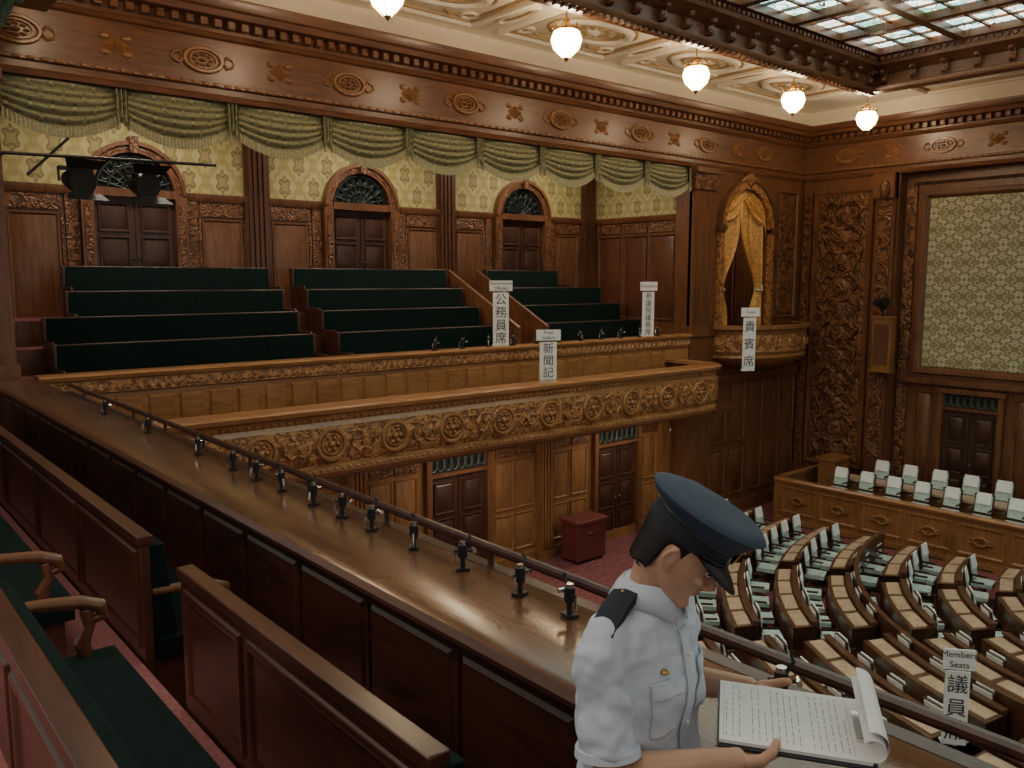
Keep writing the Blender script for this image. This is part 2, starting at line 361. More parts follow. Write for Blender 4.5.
def bench(x0,x1,y,zt,name='gallery_bench'):
    e=empty(name,((x0+x1)/2,y,zt-.84)); h=(x1-x0)/2; b=MB()
    b.box(-h,h,-.5,-.04,.36,.44,0)
    b.rings([[(s_*h,-.02,.36),(s_*h,.06,.36),(s_*h,.1,.82),(s_*h,.02,.82)] for s_ in(-1,1)],0)
    b.box(-h-.02,h+.02,.02,.12,.815,.84,1); b.box(-h,h,-.46,.02,.0,.36,1)
    for s_ in(-1,1):
        c0=s_*(h+.02); b.box(c0-.02,c0+.02,-.48,.1,0,.5,1); b.box(c0-.022,c0+.022,.0,.12,.5,.84,1)
    b.build('seat_and_back',[M_green,M_dark],e,bevel=.012)
for y,z,xa in zip(rowsY,rowsZ,(2.75,2.75,3.2,3.3)):
    bench(xa,6.75,y,z); bench(7.27,10.85,y,z)
for y,z,x0,x1 in zip(rowsY,rowsZ,(12.0,12.0,12.0,12.0),(15.3,15.2,15.1,14.2)): bench(x0,x1,y,z)
e=MB()
for xx in(11.0,11.78):
    e.add([(xx,12.8,-1.8),(xx+.07,12.8,-1.8),(xx,12.8,-.95),(xx+.07,12.8,-.95),(xx,15.2,-1.0),(xx+.07,15.2,-1.0),(xx,15.2,.22),(xx+.07,15.2,.22)],
          [(0,1,3,2),(4,5,7,6),(0,2,6,4),(1,3,7,5),(2,3,7,6),(0,1,5,4)],0)
e.build('stair_side_panel',[M_wood])
b=MB(); b.T=TX(YF)
b.ext([(-.2,-2.76),(.0,-2.76),(.0,-1.58),(.04,-1.56),(.04,-1.38),(.09,-1.36),(.11,-1.31),(.08,-1.28),(-.2,-1.28)],2.33,16.1,0)
b.box(2.33,16.1,-1.55,-1.39,.04,.055,1)
u=2.4
while u<15.7:
    b.field(u,u+.36,-2.5,-1.64,.03,.035,0,0); u+=.44
u=2.4
while u<16: 
    b.add([(u,-1.53,.055),(u+.11,-1.53,.055),(u+.055,-1.41,.055),(u+.055,-1.48,.085)],[(0,1,3),(1,2,3),(2,0,3)],0); u+=.14
for u in(4.45,9.3,13.2): b.box(u,u+.1,-2.35,-2.15,.036,.05,2); b.torus(u+.05,-2.25,.05,.03,.05,.01,2,12,5)
b.T=None
ub=b.build('balustrade_upper',[M_goldx,M_carvg,M_black])
ci=[0]
def clampmic(x,y,z,s=1):
    e=empty('rail_earphone_clamp',(x,y,z)); e.rotation_euler=(0,0,[.2,-.5,.9,0,-.9,.5,1.4][ci[0]%7]); ci[0]+=1; b=MB()
    b.box(-.026*s,.026*s,-.02*s,.02*s,.001,.012*s,0); b.tube([(0,0,0.01*s),(0,0,.06*s)],.010*s,10,0)
    b.tube([(0,0,.055*s),(0,0,.105*s)],.019*s,12,0); b.tube([(0,0,.105*s),(0,0,.118*s)],.014*s,12,1)
    b.tube([(-.035*s,0,.08*s),(.045*s,0,.08*s)],.006*s,8,0); b.tube([(.045*s,-.016*s,.08*s),(.045*s,.016*s,.08*s)],.009*s,8,1)
    b.tube([(.012*s,0,.1*s),(.03*s,0,.135*s),(.024*s,.01*s,.15*s)],.005*s,6,0); b.tube([(-.03*s,0,.08*s),(-.04*s,0,.04*s),(-.025*s,0,.02*s)],.005*s,6,1)
    b.build('clamp_body',[M_black,M_chrome],e)
for i in range(11): clampmic(8.75+.62*i,12.5,-1.28,1.7)
b=MB(); 
PB=[(-.32,-1.9),(-.32,-1.84),(.1,-1.84),(.15,-1.87),(.13,-1.93),(.05,-1.97),(.03,-2.06),(.07,-2.13),(.09,-2.35),(.06,-2.6),(.01,-2.7),(.06,-2.73),(.06,-2.82),(-.05,-2.93),(-.32,-2.93)]
xs=2.4; xe=15.2
def pb_ring(px_,py_,nx,ny): return [(px_+nx*n,py_+ny*n,z) for n,z in PB]
rr=[]
for x in [xs,xe-.3]: rr.append(pb_ring(x,11.0,0,-1))
for i in range(1,9):
    a=-pi/2+pi/2*i/8; rr.append(pb_ring(xe-.3+.6*math.cos(a)*1.0,11.6+.6*math.sin(a),math.cos(a),math.sin(a)))
rr.append(pb_ring(xe+.3,12.45,1,0))
n=len(PB)
for k_ in range(len(rr)-1):
    for i in range(n-1):
        mi=1 if 7<=i<=9 else 0
        b.add([rr[k_][i],rr[k_][i+1],rr[k_+1][i+1],rr[k_+1][i]],[(0,1,2,3)],mi)
b.T=TX(11.0)
ZM=-2.39
for i in range(11):
    u=3.6+1.09*i
    b.torus(u,ZM,.09,.22,.22,.035,0); b.torus(u,ZM,.1,.15,.15,.018,1)
    b.ell((u,ZM,.1),(.055,.055,.045),None,0,8,5)
    for j in range(6):
        a=j*pi/3; b.ell((u+.1*math.cos(a),ZM+.1*math.sin(a),.09),(.035,.035,.035),None,0,8,5)
    if i<10:
        c0=u+.545
        b.ell((c0,ZM,.09),(.05,.12,.04),None,1,8,6)
        for sgn in(-1,1):
            b.tube([(c0,ZM-.1,.085),(c0+sgn*.1,ZM-.14,.095),(c0+sgn*.2,ZM-.05,.095),(c0+sgn*.17,ZM+.04,.09),(c0+sgn*.1,ZM+.02,.085)],[.02,.024,.022,.018,.01],6,1)
            b.tube([(c0,ZM+.1,.085),(c0+sgn*.1,ZM+.17,.09),(c0+sgn*.24,ZM+.15,.085)],[.02,.02,.01],6,1)
u=2.5
while u<15: b.ell((u,-2.02,.045),(.035,.03,.03),None,0,6,4); b.ell((u,-2.77,.06),(.04,.03,.025),None,0,6,4); u+=.12
b.T=None
b.box(2.4,15.2,11.5,11.7,-2.75,-2.0,0)
b.build('balcony_press',[M_goldx,M_carvg],ang=.9)
# ------------------------------------------------------------------ lower wall
b=MB(); b.T=TX(13.0)
b.box(-3,16.1,ZF,-2.78,-.2,0,0)
b.box(-3,16.1,-3.06,-2.93,0,.12,0)
b.box(-3,16.1,ZF,ZF+.22,0,.06,0)
ld=[5.1,9.6,14.15]
for u in (2.9,7.35,11.9,15.8): pilaster(b,u,.42,ZF,-2.98)
for d in ld:
    for sgn in(-1,1):
        for k_ in(0,1):
            a=d+sgn*(.95+.55*k_); c=d+sgn*(.95+.55*k_+.5); a,c=min(a,c),max(a,c)
            b.panel(a,c,ZF+.35,ZF+1.15,0,0,.05,.03); b.panel(a,c,ZF+1.25,ZF+2.3,0,0,.05,.03); b.box(a,c,ZF+2.38,ZF+2.62,0,.03,1)
b.T=None
b.build('wall_north_lower',[M_gold,M_carvf])
def dbldoor(name,T,u,w,z0,z1,zg,mats):
    b=MB(); b.T=T; e=empty(name)
    for sgn in(-1,1):
        a=u+sgn*w/2; b.box(min(a,a+sgn*.12),max(a,a+sgn*.12),z0,zg+.12,0,.12,0)
    b.box(u-w/2-.16,u+w/2+.16,zg+.0,zg+.12,0,.16,0); b.box(u-w/2,u+w/2,z1,z1+.07,0,.1,0)
    b.box(u-w/2,u+w/2,z1+.07,zg,0,.01,2)
    m=8
    for i in range(m):
        c0=u-w/2+w*(i+.5)/m; h=(zg-z1-.07)/2
        b.torus(c0,z1+.07+h,.03,w/m*.42,h*.8,.016,3,14,5); b.tube([(c0+w/m/2,z1+.07,.03),(c0+w/m/2,zg,.03)],.012,6,3)
    for sgn in(-1,1):
        a,c=(u-w/2,u-.01) if sgn<0 else (u+.01,u+w/2)
        b.box(a,c,z0,z1,0,.03,1); H=z1-z0
        for f0,f1 in((.05,.3),(.34,.62),(.66,.95)):
            b.frame(a+.08,c-.08,z0+H*f0,z0+H*f1,.05,.03,1,.03); b.field(a+.14,c-.14,z0+H*f0+.06,z0+H*f1-.06,.03,.02,1,.03)
        b.ell((u+sgn*.07,z0+H*.45,.07),(.025,.03,.025),None,3,8,6)
    b.build('leaves_and_frame',mats,e); return e
MD=[M_wood,M_dark,M_black,plain('bronze_grille',(.10,.12,.09),.4,.5)]
for i,d in enumerate(ld): dbldoor('door_%d'%(i+4),TX(13.0),d,1.35,ZF,-3.78,-3.38,MD)
# ------------------------------------------------------------------ VIP wall
b=MB(); b.T=TX(YF)
ac,aw,az=18.25,.97,1.28
b.box(16.98,ac-aw,ZF,ZS,-.3,0,0); b.box(ac+aw,XR+.6,ZF,ZS,-.3,0,0); b.box(ac-aw,ac+aw,ZF,-1.4,-.3,0,0)
N=16; top=ZS
for i in range(N):
    a0=pi*i/N;a1=pi*(i+1)/N
    x0,z0=ac+aw*math.cos(a0),az+aw*math.sin(a0); x1,z1=ac+aw*math.cos(a1),az+aw*math.sin(a1)
    b.add([(x0,z0,0),(x1,z1,0),(x1,top,0),(x0,top,0),(x0,z0,-.3),(x1,z1,-.3)],[(0,1,2,3),(0,1,5,4)],0)
b.arc(ac,az,aw-.02,aw+.16,0,.1,mi=2); b.arc(ac,az,aw+.16,aw+.22,0,.15,mi=0)
for sgn in(-1,1):
    a=ac+sgn*aw; b.box(min(a,a+sgn*.17),max(a,a+sgn*.17),-1.2,az,0,.1,2)
    b.box(min(a,a+sgn*.24),max(a,a+sgn*.24),az-.1,az+.04,0,.16,0)
    if sgn>0: b.panel(19.65,20.6,-1.0,2.3,0,1,.08,.05)
b.ell((ac,az+aw+.2,.1),(.15,.18,.1),None,2,10,8)
for sgn in(-1,1): b.tube([(ac,az+aw+.24,.1),(ac+sgn*.25,az+aw+.22,.1),(ac+sgn*.4,az+aw+.06,.1)],[.08,.06,.03],8,2)
for u0 in (17.05,17.85,18.65,19.45,20.15):
    b.panel(u0,u0+.62,-4.1,-2.6,0,0,.05,.04); b.panel(u0,u0+.62,ZF+.5,-4.25,0,0,.05,.04)
b.box(16.98,XR,-2.5,-2.36,0,.08,0); b.box(16.98,XR,ZF,ZF+.3,0,.08,0)
b.T=None
b.build('wall_north_east',[M_wood,M_carv,M_carvg])
b=MB(); b.box(16.99,20,13.9,14,-1.6,2.6); b.box(16.99,17.05,12.82,13.9,-1.6,2.6); b.box(19.9,20,12.82,13.9,-1.6,2.6); b.box(17.05,19.9,12.82,13.9,-1.6,-1.5);b.box(17.05,19.9,12.82,13.9,2.5,2.6)
b.T=TX(13.9)
for u0 in(17.2,17.9,18.6,19.2): b.panel(u0,u0+.6,-1.2,2.2,0,0)
b.build('wall_box_interior',[M_wood])
b=MB()
for sgn in(-1,1):
    rs=[]
    for kz in range(29):
        t=kz/28; z=az+aw*.93-t*(az+aw*.93+1.2)
        hw=aw if z<az else math.sqrt(max(.02,aw*aw-(z-az)**2))
        tie=math.exp(-((z-(-.25))/.5)**2)
        if z>-.25: inner=.03+.66*math.exp(-((z+.25)/.85)**2)
        else: inner=.5+.19*math.exp(-((z+.25)/.35)**2)
        inner=min(inner,hw-.08)
        row=[]
        for j in range(25):
            s_=j/24; u=hw-(hw-inner)*s_
            row.append((ac+sgn*u,YF+.12+.07*math.sin(s_*pi*11)*(1-.4*tie),z))
        rs.append(row)
    b.rings(rs,0,False,False)
    b.tube([(ac+sgn*(aw-.02),YF+.1,-.15),(ac+sgn*.85,YF+.02,-.28),(ac+sgn*.66,YF+.1,-.25)],.035,8,1)
for sw in range(2):
    rs=[]
    for kv in range(13):
        row=[]
        for j in range(19):
            s_=j/18; u=-aw+(aw)*(s_+sw)
            hz=az+math.sqrt(max(0,aw*aw-u*u))*.97
            row.append((ac+u,YF+.04-.06*math.sin(kv/12*pi*5)*math.sin(pi*s_),hz-kv/12*(.2+.42*math.sin(pi*s_))))
        rs.append(row)
    b.rings(rs,0,False,False)
b.build('gold_curtain',[M_drape,M_fringe])
b=MB()
prof=[(1.0,-1.15),(1.03,-1.1),(1.1,-1.12),(1.1,-1.2),(1.04,-1.24),(1.02,-1.34),(1.03,-1.75),(1.0,-1.84),(1.03,-1.9),(.98,-1.97),(.8,-2.1),(.5,-2.2)]
rs=[]
YB=YF-.02; BX=1.70; AC=18.76
for i in range(25):
    a=pi+pi*i/24
    rs.append([(AC+BX*r*math.cos(a),YB+1.05*r*math.sin(a),z) for r,z in prof])
n=len(prof)
for k_ in range(24):
    for i in range(n-1):
        b.add([rs[k_][i],rs[k_][i+1],rs[k_+1][i+1],rs[k_+1][i]],[(0,1,2,3)],1 if i==5 else 0)
b.add([r[-1] for r in rs],[tuple(range(25))],0)
fl=[(AC+BX*math.cos(pi+pi*i/24),YB+1.05*math.sin(pi+pi*i/24),-1.9) for i in range(25)]
b.add(fl,[tuple(range(25))],0)
for i in range(13):
    a=pi+pi*(i+.5)/13; c0=(AC+BX*1.02*math.cos(a),YB+1.05*1.02*math.sin(a),-1.55); b.ell(c0,(.1,.05,.13),None,1,10,8)
b.build('balcony_box',[M_gold,M_carvg],ang=.9)
# ------------------------------------------------------------------ right wall
b=MB(); b.T=TY(XR)
b.box(9.9,YF,ZF,ZS,-.8,0,0)
b.box(-8,-6.9,ZF,ZS,-.8,0,0)
b.box(10.55,12.1,-4.9,2.25,0,.06,0); b.frame(10.5,12.15,-4.95,2.3,.12,.1,0); b.box(10.66,11.99,-4.8,2.14,.06,.075,1)
z=-4.5; i=0
while z<1.9:
    b.ell((11.32,z,.08),(.22,.26,.07),None,1,12,8)
    for sgn in(-1,1):
        b.tube([(11.32,z+.2,.08),(11.32+sgn*.3,z+.3,.1),(11.32+sgn*.52,z+.1,.1),(11.32+sgn*.4,z-.12,.1),(11.32+sgn*.28,z-.02,.09)],[.06,.055,.05,.04,.025],8,1)
    z+=.62
b.box(9.93,10.4,-5.4,ZS,0,.14,0); 
b.box(10.0,10.33,-4.6,2.0,.14,.17,1)
b.box(9.93,10.45,2.0,ZS,0,.24,0); b.ell((10.15,2.2,.25),(.14,.24,.12),None,1,10,8)
b.box(12.2,12.45,-5.5,ZS,0,.08,0); b.box(12.25,12.4,-5,2.2,.08,.1,1)
b.box(9.95,YF,-5.45,-5.2,0,.18,0)
b.T=TY(XR+RD)
b.box(-6.9,9.895,ZF,ZS+.3,-.15,0,0)
for c0 in(7.3,1.5,-4.3):
    hw=2.0
    b.frame(c0-hw-.18,c0+hw+.18,-2.32,2.14,.18,.1,0); b.field(c0-hw,c0+hw,-2.14,1.96,.02,.02,2,.0)
    b.frame(c0-hw-.42,c0+hw+.42,-2.5,2.36,.06,.05,1)
    b.box(c0-hw-.4,c0+hw+.4,-2.55,-2.42,0,.18,0); b.box(c0-hw-.4,c0+hw+.4,2.36,2.46,0,.12,0)
b.box(9.6,9.84,-5.4,2.3,0,.07,1); b.box(4.5,4.9,-5.4,2.3,0,.05,1)
for a,c in((8.95,9.42),(6.6,7.1),(5.1,6.4)):
    b.panel(a,c,-5.2,-2.75,0,0,.06,.04)
b.T=None
b.build('wall_east',[M_wood,M_carv,M_dam])
dbldoor('door_7',TY(XR+RD-.01),8.05,1.25,-5.49,-3.15,-2.74,MD)
b=MB(); b.T=TY(XR-.19)
b.box(9.72,10.2,-2.25,-.95,0,.25,0); b.box(9.78,10.14,-2.1,-1.1,.25,.27,1); b.box(9.68,10.24,-.95,-.9,0,.3,0); b.box(9.68,10.24,-2.3,-2.25,0,.3,0)
b.T=None; b.build('loudspeaker',[M_gold,M_grill])
b=MB(); x,y=XR-.45,9.95
b.tube([(x,y,-.7),(x,y,-.899)],.03,8,0); b.box(x-.25,x+.1,y-.1,y+.1,-.66,-.45,0); b.box(x-.06,x+.06,y-.06,y+.06,-.72,-.66,0); b.tube([(x-.25,y,-.55),(x-.4,y,-.57)],.07,12,0)
b.tube([(x,y,-.45),(x+.05,y,-.3)],.02,8,0)
b.build('wall_camera',[M_black])
# ------------------------------------------------------------------ valance
def swag(b,u0,w,z0,h,T,nu=24,nv=48):
    b.T=T; rs=[]
    for kv in range(nv+1):
        t=kv/nv; row=[]
        for j in range(nu+1):
            s_=j/nu; sg=math.sin(pi*s_); depth=h*(.55+.45*sg**.8)
            n=.04+.13*sg*math.sin(pi*min(1,t*.9+.1))+.075*abs(math.sin(t*pi*5.5))*sg**.5
            row.append((u0+w*s_,z0-t*depth,n))
        rs.append(row)
    b.rings(rs,0,False,False)
    fr=[[(u0+w*j/64,z0-h*(.55+.45*math.sin(pi*j/64)**.8)-d_,.07+.06*math.sin(pi*j/64)+(.014 if j%2 else -.014)) for j in range(65)] for d_ in(-.02,.11)]
    b.rings(fr,1,False,False)
def jabot(b,u,z0,h,T,w=.16):
    b.T=T; rs=[]
    for kv in range(8):
        t=kv/7
        rs.append([(u-w/2*(1-.1*t)+w*(1-.1*t)*j/18+0,z0-t*h*(.8+.2*math.cos(j/18*2*pi)),.15+.045*math.sin(j/18*pi*6)) for j in range(19)])
    b.rings(rs,0,False,False)
    b.rings([[(u-w*.45+w*.9*j/18,z0-h*(.8+.2*math.cos(j/18*2*pi))-d_,.15+.05*math.sin(j/18*pi*6)) for j in range(19)] for d_ in(0,.08)],1,False,False)
b=MB(); T=TX(YF+.2)
X0=2.04
for i in range(9): swag(b,X0+1.565*i,1.565,ZS+.02,.64,T)
for i in range(10): jabot(b,X0+1.565*i,ZS+.02,.5,T,.17)
b.T=None; b.build('valance_curtain',[M_val,M_fringe],ang=1.2)
b=MB(); b.box(2.0,2.5,-5,11.7,ZS+.65,ZC-.01,0); b.box(1.95,2.55,-5,11.7,ZS+.6,ZS+.72,0); b.build('beam_near_gallery',[M_woody])
b=MB()
T=TY(2.0)
for i in range(9): swag(b,-1.9+1.5*i,1.5,ZS+.62,.46,T,16,20)
b.T=None; b.build('valance_curtain',[M_vdark,M_vdark],ang=1.2)
# ------------------------------------------------------------------ near gallery
b=MB()
b.box(1.12,1.84,-3,12.0,-2.35,-2.15,0); b.box(.36,1.12,-3,12.0,-2.35,-1.83,0); b.box(-3,.36,-3,12.0,-2.35,-1.42,0)
b.box(-3,1.84,-3,12.0,-2.8,-2.35,1)
b.build('floor_near_gallery',[M_carpet2,M_wood])
b=MB(); b.T=lambda u,v,n:(1.85-n,u,v)
b.box(-3,12.35,-2.8,-1.3,-.35,0,0)
b.box(-3,12,-2.15,-1.98,0,.03,0); b.box(-3,12,-1.42,-1.36,0,.03,0)
u=-2.9
while u<11.8: b.field(u,u+.62,-1.95,-1.44,.02,.014,0,0); b.box(u+.635,u+.665,-1.95,-1.44,0,.012,0); u+=.68
CAP=[(-.44,-1.36),(-.44,-1.30),(-.40,-1.285),(.03,-1.285),(.07,-1.30),(.085,-1.33),(.07,-1.36),(.03,-1.38)]
b.ext(CAP,-3,12.35,1)
b.T=lambda u,v,n:(2.2+n,u,v)
b.ext([(0,-2.9),(.04,-2.9),(.1,-2.8),(.1,-2.4),(.04,-2.3),(.04,-1.45),(.1,-1.4),(.1,-1.36),(0,-1.36)],-3,10.9,0)
b.T=None
par=b.build('parapet_near_gallery',[M_darky,M_ledge])
b=MB()
b.tube([(2.33,-3,-1.22),(2.33,10.8,-1.22)],.024,10,0); b.box(2.295,2.36,-3,10.85,-1.36,-1.3,1)
y=-2.5
while y<10.8: b.tube([(2.33,y,-1.32),(2.33,y,-1.22)],.014,8,0); y+=.9
b.build('hand_rail',[M_dark,M_dark],par)
for y in(1.3,1.75,2.21,2.50,2.89,3.28,3.67,3.98,4.31,4.73,5.10,5.48,6.14,7.3,8.6): clampmic(2.16,y,-1.284,1.12)
def nbench(y0,y1,xb,zt,zf,arms):
    e=empty('gallery_bench',(xb,(y0+y1)/2,zf)); h=(y1-y0)/2; H=zt-zf; b=MB()
    b.box(-.0,.045,-h,h,0.0,H-.04,0); b.box(-.012,.06,-h-.01,h+.01,H-.045,H,0)
    u=-h+.05; b.T=lambda u,v,n:(-n,u,v)
    while u<h-.3: b.frame(u,min(u+1.1,h-.05),.38,H-.08,.05,.012,0); u+=1.15
    b.T=None
    b.rings([[(.045,s_*h*.995,.40),(.16,s_*h*.995,.40),(.12,s_*h*.995,H-.06),(.045,s_*h*.995,H-.06)] for s_ in(-1,1)],1)
    b.box(.06,.46,-h,h,.32,.42,1); b.box(.05,.42,-h+.02,h-.02,0.002,.32,0)
    if arms:
        for s_ in(-1,1):
            yy=s_*(h-.03)
            b.tube([(.05,yy,.66),(.2,yy,.65),(.34,yy,.63),(.41,yy,.60),(.42,yy,.56),(.38,yy,.55)],[.022,.024,.028,.03,.026,.018],8,2)
            b.tube([(.36,yy,.38),(.34,yy,.47),(.37,yy,.53),(.36,yy,.6)],[.022,.032,.022,.026],8,2)
    b.build('seat_and_back',[M_darky,M_green,M_wood],e,bevel=.006)
nbench(1.66,3.5,1.13,-1.2,-2.15,False); nbench(4.05,11.6,1.13,-1.2,-2.15,True)
nbench(.3,3.38,.37,-1.0,-1.83,True); nbench(4.0,11.6,.37,-1.0,-1.83,True)
# ------------------------------------------------------------------ chamber seats
CX,CY=17.0,1.5
def chair(b,x,y,z,yaw,s=1):
    c,q=math.cos(yaw),math.sin(yaw)
    b.T=lambda u,v,w:(x+s*(u*c-v*q),y+s*(u*q+v*c),z+s*w)
    b.box(-.18,.18,-.18,.18,.38,.46,0); b.box(-.06,.06,-.06,.06,0,.38,1); b.box(-.16,.16,-.16,.16,0,.05,1)
    for (n0,mi,hw,z0,z1) in((0,1,.19,.46,.90),(.035,0,.165,.52,.88),(-.012,2,.15,.58,.89),(.03,2,.14,.70,.93)):
        t=.02 if mi!=1 else .035
        b.rings([[(-.2+n0,s_*hw,z0),(-.2+n0+t,s_*hw,z0),(-.26+n0+t,s_*hw,z1),(-.26+n0,s_*hw,z1)] for s_ in(-1,1)],mi)
    for s_ in(-1,1): b.box(-.22,.1,s_*.2-.015,s_*.2+.015,.6,.63,1)
    b.T=None
cb=MB()
P=lambda r,t,z:(CX-r*math.sin(t),CY+r*math.cos(t),z)
for ri in range(8):
    R=9.3-.9*ri
    for a0,a1 in((3,24),(27.5,48),(51.5,72),(75.5,96),(99.5,120)):
        L=math.radians(a1-a0)*R
        if L<.9: continue
        ns=max(1,int(round(L/.6))); b=MB(); st=math.radians(a1-a0)/ns
        def cell(r0,r1,t0,t1,z0,z1,z0b,z1b,mi):
            b.add([P(r0,t0,z0),P(r1,t0,z0b),P(r1,t1,z0b),P(r0,t1,z0),P(r0,t0,z1),P(r1,t0,z1b),P(r1,t1,z1b),P(r0,t1,z1)],
                  [(0,1,2,3),(4,5,6,7),(0,1,5,4),(1,2,6,5),(2,3,7,6),(3,0,4,7)],mi)
        for k_ in range(ns):
            t0=math.radians(a0)+st*k_; t1=t0+st
            cell(R-.2,R-.15,t0,t1,ZF,ZF+.74,ZF,ZF+.74,0)
            cell(R-.15,R+.17,t0,t1,ZF+.3,ZF+.70,ZF+.3,ZF+.66,0)
            g=.05/R
            cell(R-.09,R+.11,t0+g,t1-g,ZF+.69,ZF+.71,ZF+.665,ZF+.685,1)
            cell(R-.22,R-.12,t0,t1,ZF+.74,ZF+.77,ZF+.74,ZF+.77,0)
            if k_==0:cell(R-.2,R+.17,t0,t0+.04/R,ZF,ZF+.7,ZF,ZF+.66,0)
            cell(R-.2,R+.17,t1-.04/R,t1,ZF,ZF+.7,ZF,ZF+.66,0)
            tm=(t0+t1)/2; x,y,_=P(R+.43,tm,0); chair(cb,x,y,ZF,math.atan2(CY-y,CX-x),.95)
        b.build('curved_desk',[M_deskb,M_desk],None)
cb.build('member_chairs',[M_pale,M_dark,M_white2])
b=MB(); rs=[]
for i in range(61):
    t=math.radians(4+115*i/60); rs.append([P(6.28,t,ZF),P(6.33,t,ZF),P(6.33,t,ZF+.85),P(6.34,t,ZF+.89),P(6.26,t,ZF+.89),P(6.28,t,ZF+.85)])
b.rings(rs,0); b.build('curved_partition',[M_deskb])
b=MB()
b.box(18.36,XR-.2,-5,11.35,ZF,-5.5,1)
b.T=TY(18.3); b.box(-5,11.35,ZF,-4.95,-.08,0,0); b.ext([(-.1,-4.98),(.05,-4.98),(.07,-4.92),(.04,-4.88),(-.1,-4.88)],-5,11.4,2)
u=10.3
while u>-5: b.frame(u,u+.95,ZF+.25,-5.08,.07,.03,0); medallion(b,u+.47,-5.4,.14,.08,0.01,0,6); u-=1.05
b.box(-5,11.35,ZF,ZF+.14,0,.05,0)
b.T=TX(11.35); b.box(18.3,XR-.2,ZF,-4.95,-.08,0,0); b.box(18.3,XR-.2,-4.95,-4.88,-.1,.03,2)
b.T=None
b.build('dais_platform',[M_gold,M_carpet,M_goldx])
b=MB(); b.box(19.3,19.65,4,10.2,-5.5,-4.87,0); b.box(19.22,19.73,3.9,10.3,-4.87,-4.82,1)
b.build('dais_desk',[M_gold,M_desk])
b=MB(); b.box(19.6,20.3,10.55,11.0,-5.5,-4.55,0); b.box(19.55,20.35,10.5,11.05,-4.55,-4.5,1); b.box(19.7,20.2,10.53,10.55,-5.3,-4.7,1)
b.build('clerk_cabinet',[M_gold,M_goldx])
b=MB()
for y in(10.1,9.45,8.8,8.15,7.5,6.85,6.2,5.5): chair(b,18.9,y,-5.5,pi,1.02)
for y in(9.7,9.0,8.3,7.6,6.9,6.2,5.5): chair(b,20.15,y,-5.5,pi,1.08)
b.build('dais_chairs',[M_pale,M_dark,M_white2])
b=MB(); b.box(12.1,12.95,12.15,12.65,ZF+.06,ZF+.85,0); b.box(12.06,12.99,12.1,12.7,ZF+.85,ZF+.93,0)
for x in(12.15,12.85):
    for y in(12.2,12.55): b.box(x,x+.06,y,y+.06,ZF,ZF+.06,0)
b.box(12.4,12.65,12.13,12.15,ZF+.6,ZF+.66,1)
b.build('ballot_box_cabinet',[M_redbox,M_brass],bevel=.02)
# ------------------------------------------------------------------ signs
def sign(x,y,zt,zb,w,yaw,head,jp,hw=None,hh=.2):
    e=empty('seating_sign',(x,y,zb)); e.rotation_euler=(0,0,yaw); h=zt-zb; hw=hw or w*1.45; b=MB()
    b.box(-w/2,w/2,-.012,.012,0,h-hh-.03,0); b.box(-hw/2,hw/2,-.03,-.008,h-hh,h,0); b.box(-w/2,w/2,.0,.1,0,.02,0)
    b.tube([(0,.02,0),(0,.02,h-.03)],.012,8,1)
    b.build('sign_board',[M_white,M_chrome],e)
    n=len(jp); ch=(h-hh-.06)/n
    def txt(s,sz,px_,pz):
        cu=bpy.data.curves.new('lettering','FONT'); cu.body=s; cu.size=sz; cu.align_x='CENTER'; cu.align_y='CENTER'; cu.extrude=.001; cu.materials.append(M_ink)
        o=bpy.data.objects.new('lettering',cu); bpy.context.scene.collection.objects.link(o); o.parent=e; o.location=(px_,-.034 if pz>h-hh else -.016,pz); o.rotation_euler=(pi/2,0,0)
    for i,cc in enumerate(jp): txt(cc,min(ch*.95,w*.9),0,h-hh-.05-ch*(i+.5))
    hs=head.split('\n')
    for i,l in enumerate(hs): txt(l,hh*.42,0,h-hh*(i+.5)/len(hs))
sign(10.4,12.62,-.02,-1.28,.31,-.5,'Government\nOfficials','公務員席')
sign(10.55,11.42,-.92,-2.3,.32,-.5,'Press\nGallery','新聞記者席')
sign(14.75,12.62,-.05,-1.28,.28,-.5,'Councillors','参議院議員席')
sign(16.65,11.2,-.64,-2.1,.31,-.5,"Guests",'貴賓席')
sign(9.72,3.63,-4.15,-5.3,.26,-.9,"Members'\nSeats",'議員席',.34,.24)
# ------------------------------------------------------------------ stage lights
e=empty('spotlight_bar',(0,0,0)); b=MB()
b.tube([(2.05,12.1,1.55),(4.7,12.1,1.62)],.022,8,0); b.tube([(2.06,12.1,1.55),(2.06,12.42,1.55)],.022,8,0); b.tube([(2.3,12.1,1.3),(2.8,12.1,1.8)],.018,8,0)
for x in(2.85,3.65):
    b.tube([(x,12.1,1.58),(x,12.1,1.38)],.02,8,0)
    b.tube([(x-.05,12.2,1.30),(x,12.05,1.27),(x+.05,11.9,1.24)],[.11,.16,.18],14,0); b.box(x-.2,x+.2,12.0,12.15,1.40,1.44,0)
    b.tube([(x-.2,12.07,1.42),(x-.2,12.07,1.25)],.015,6,0); b.tube([(x+.2,12.07,1.42),(x+.2,12.07,1.25)],.015,6,0)
    b.add([(x-.14,11.88,1.4),(x+.24,11.88,1.4),(x+.3,11.7,1.5),(x-.2,11.7,1.5)],[(0,1,2,3)],0); b.add([(x-.14,11.88,1.1),(x+.24,11.88,1.1),(x+.3,11.7,1.0),(x-.2,11.7,1.0)],[(0,1,2,3)],0)
b.build('spot_fixtures',[M_black],e)
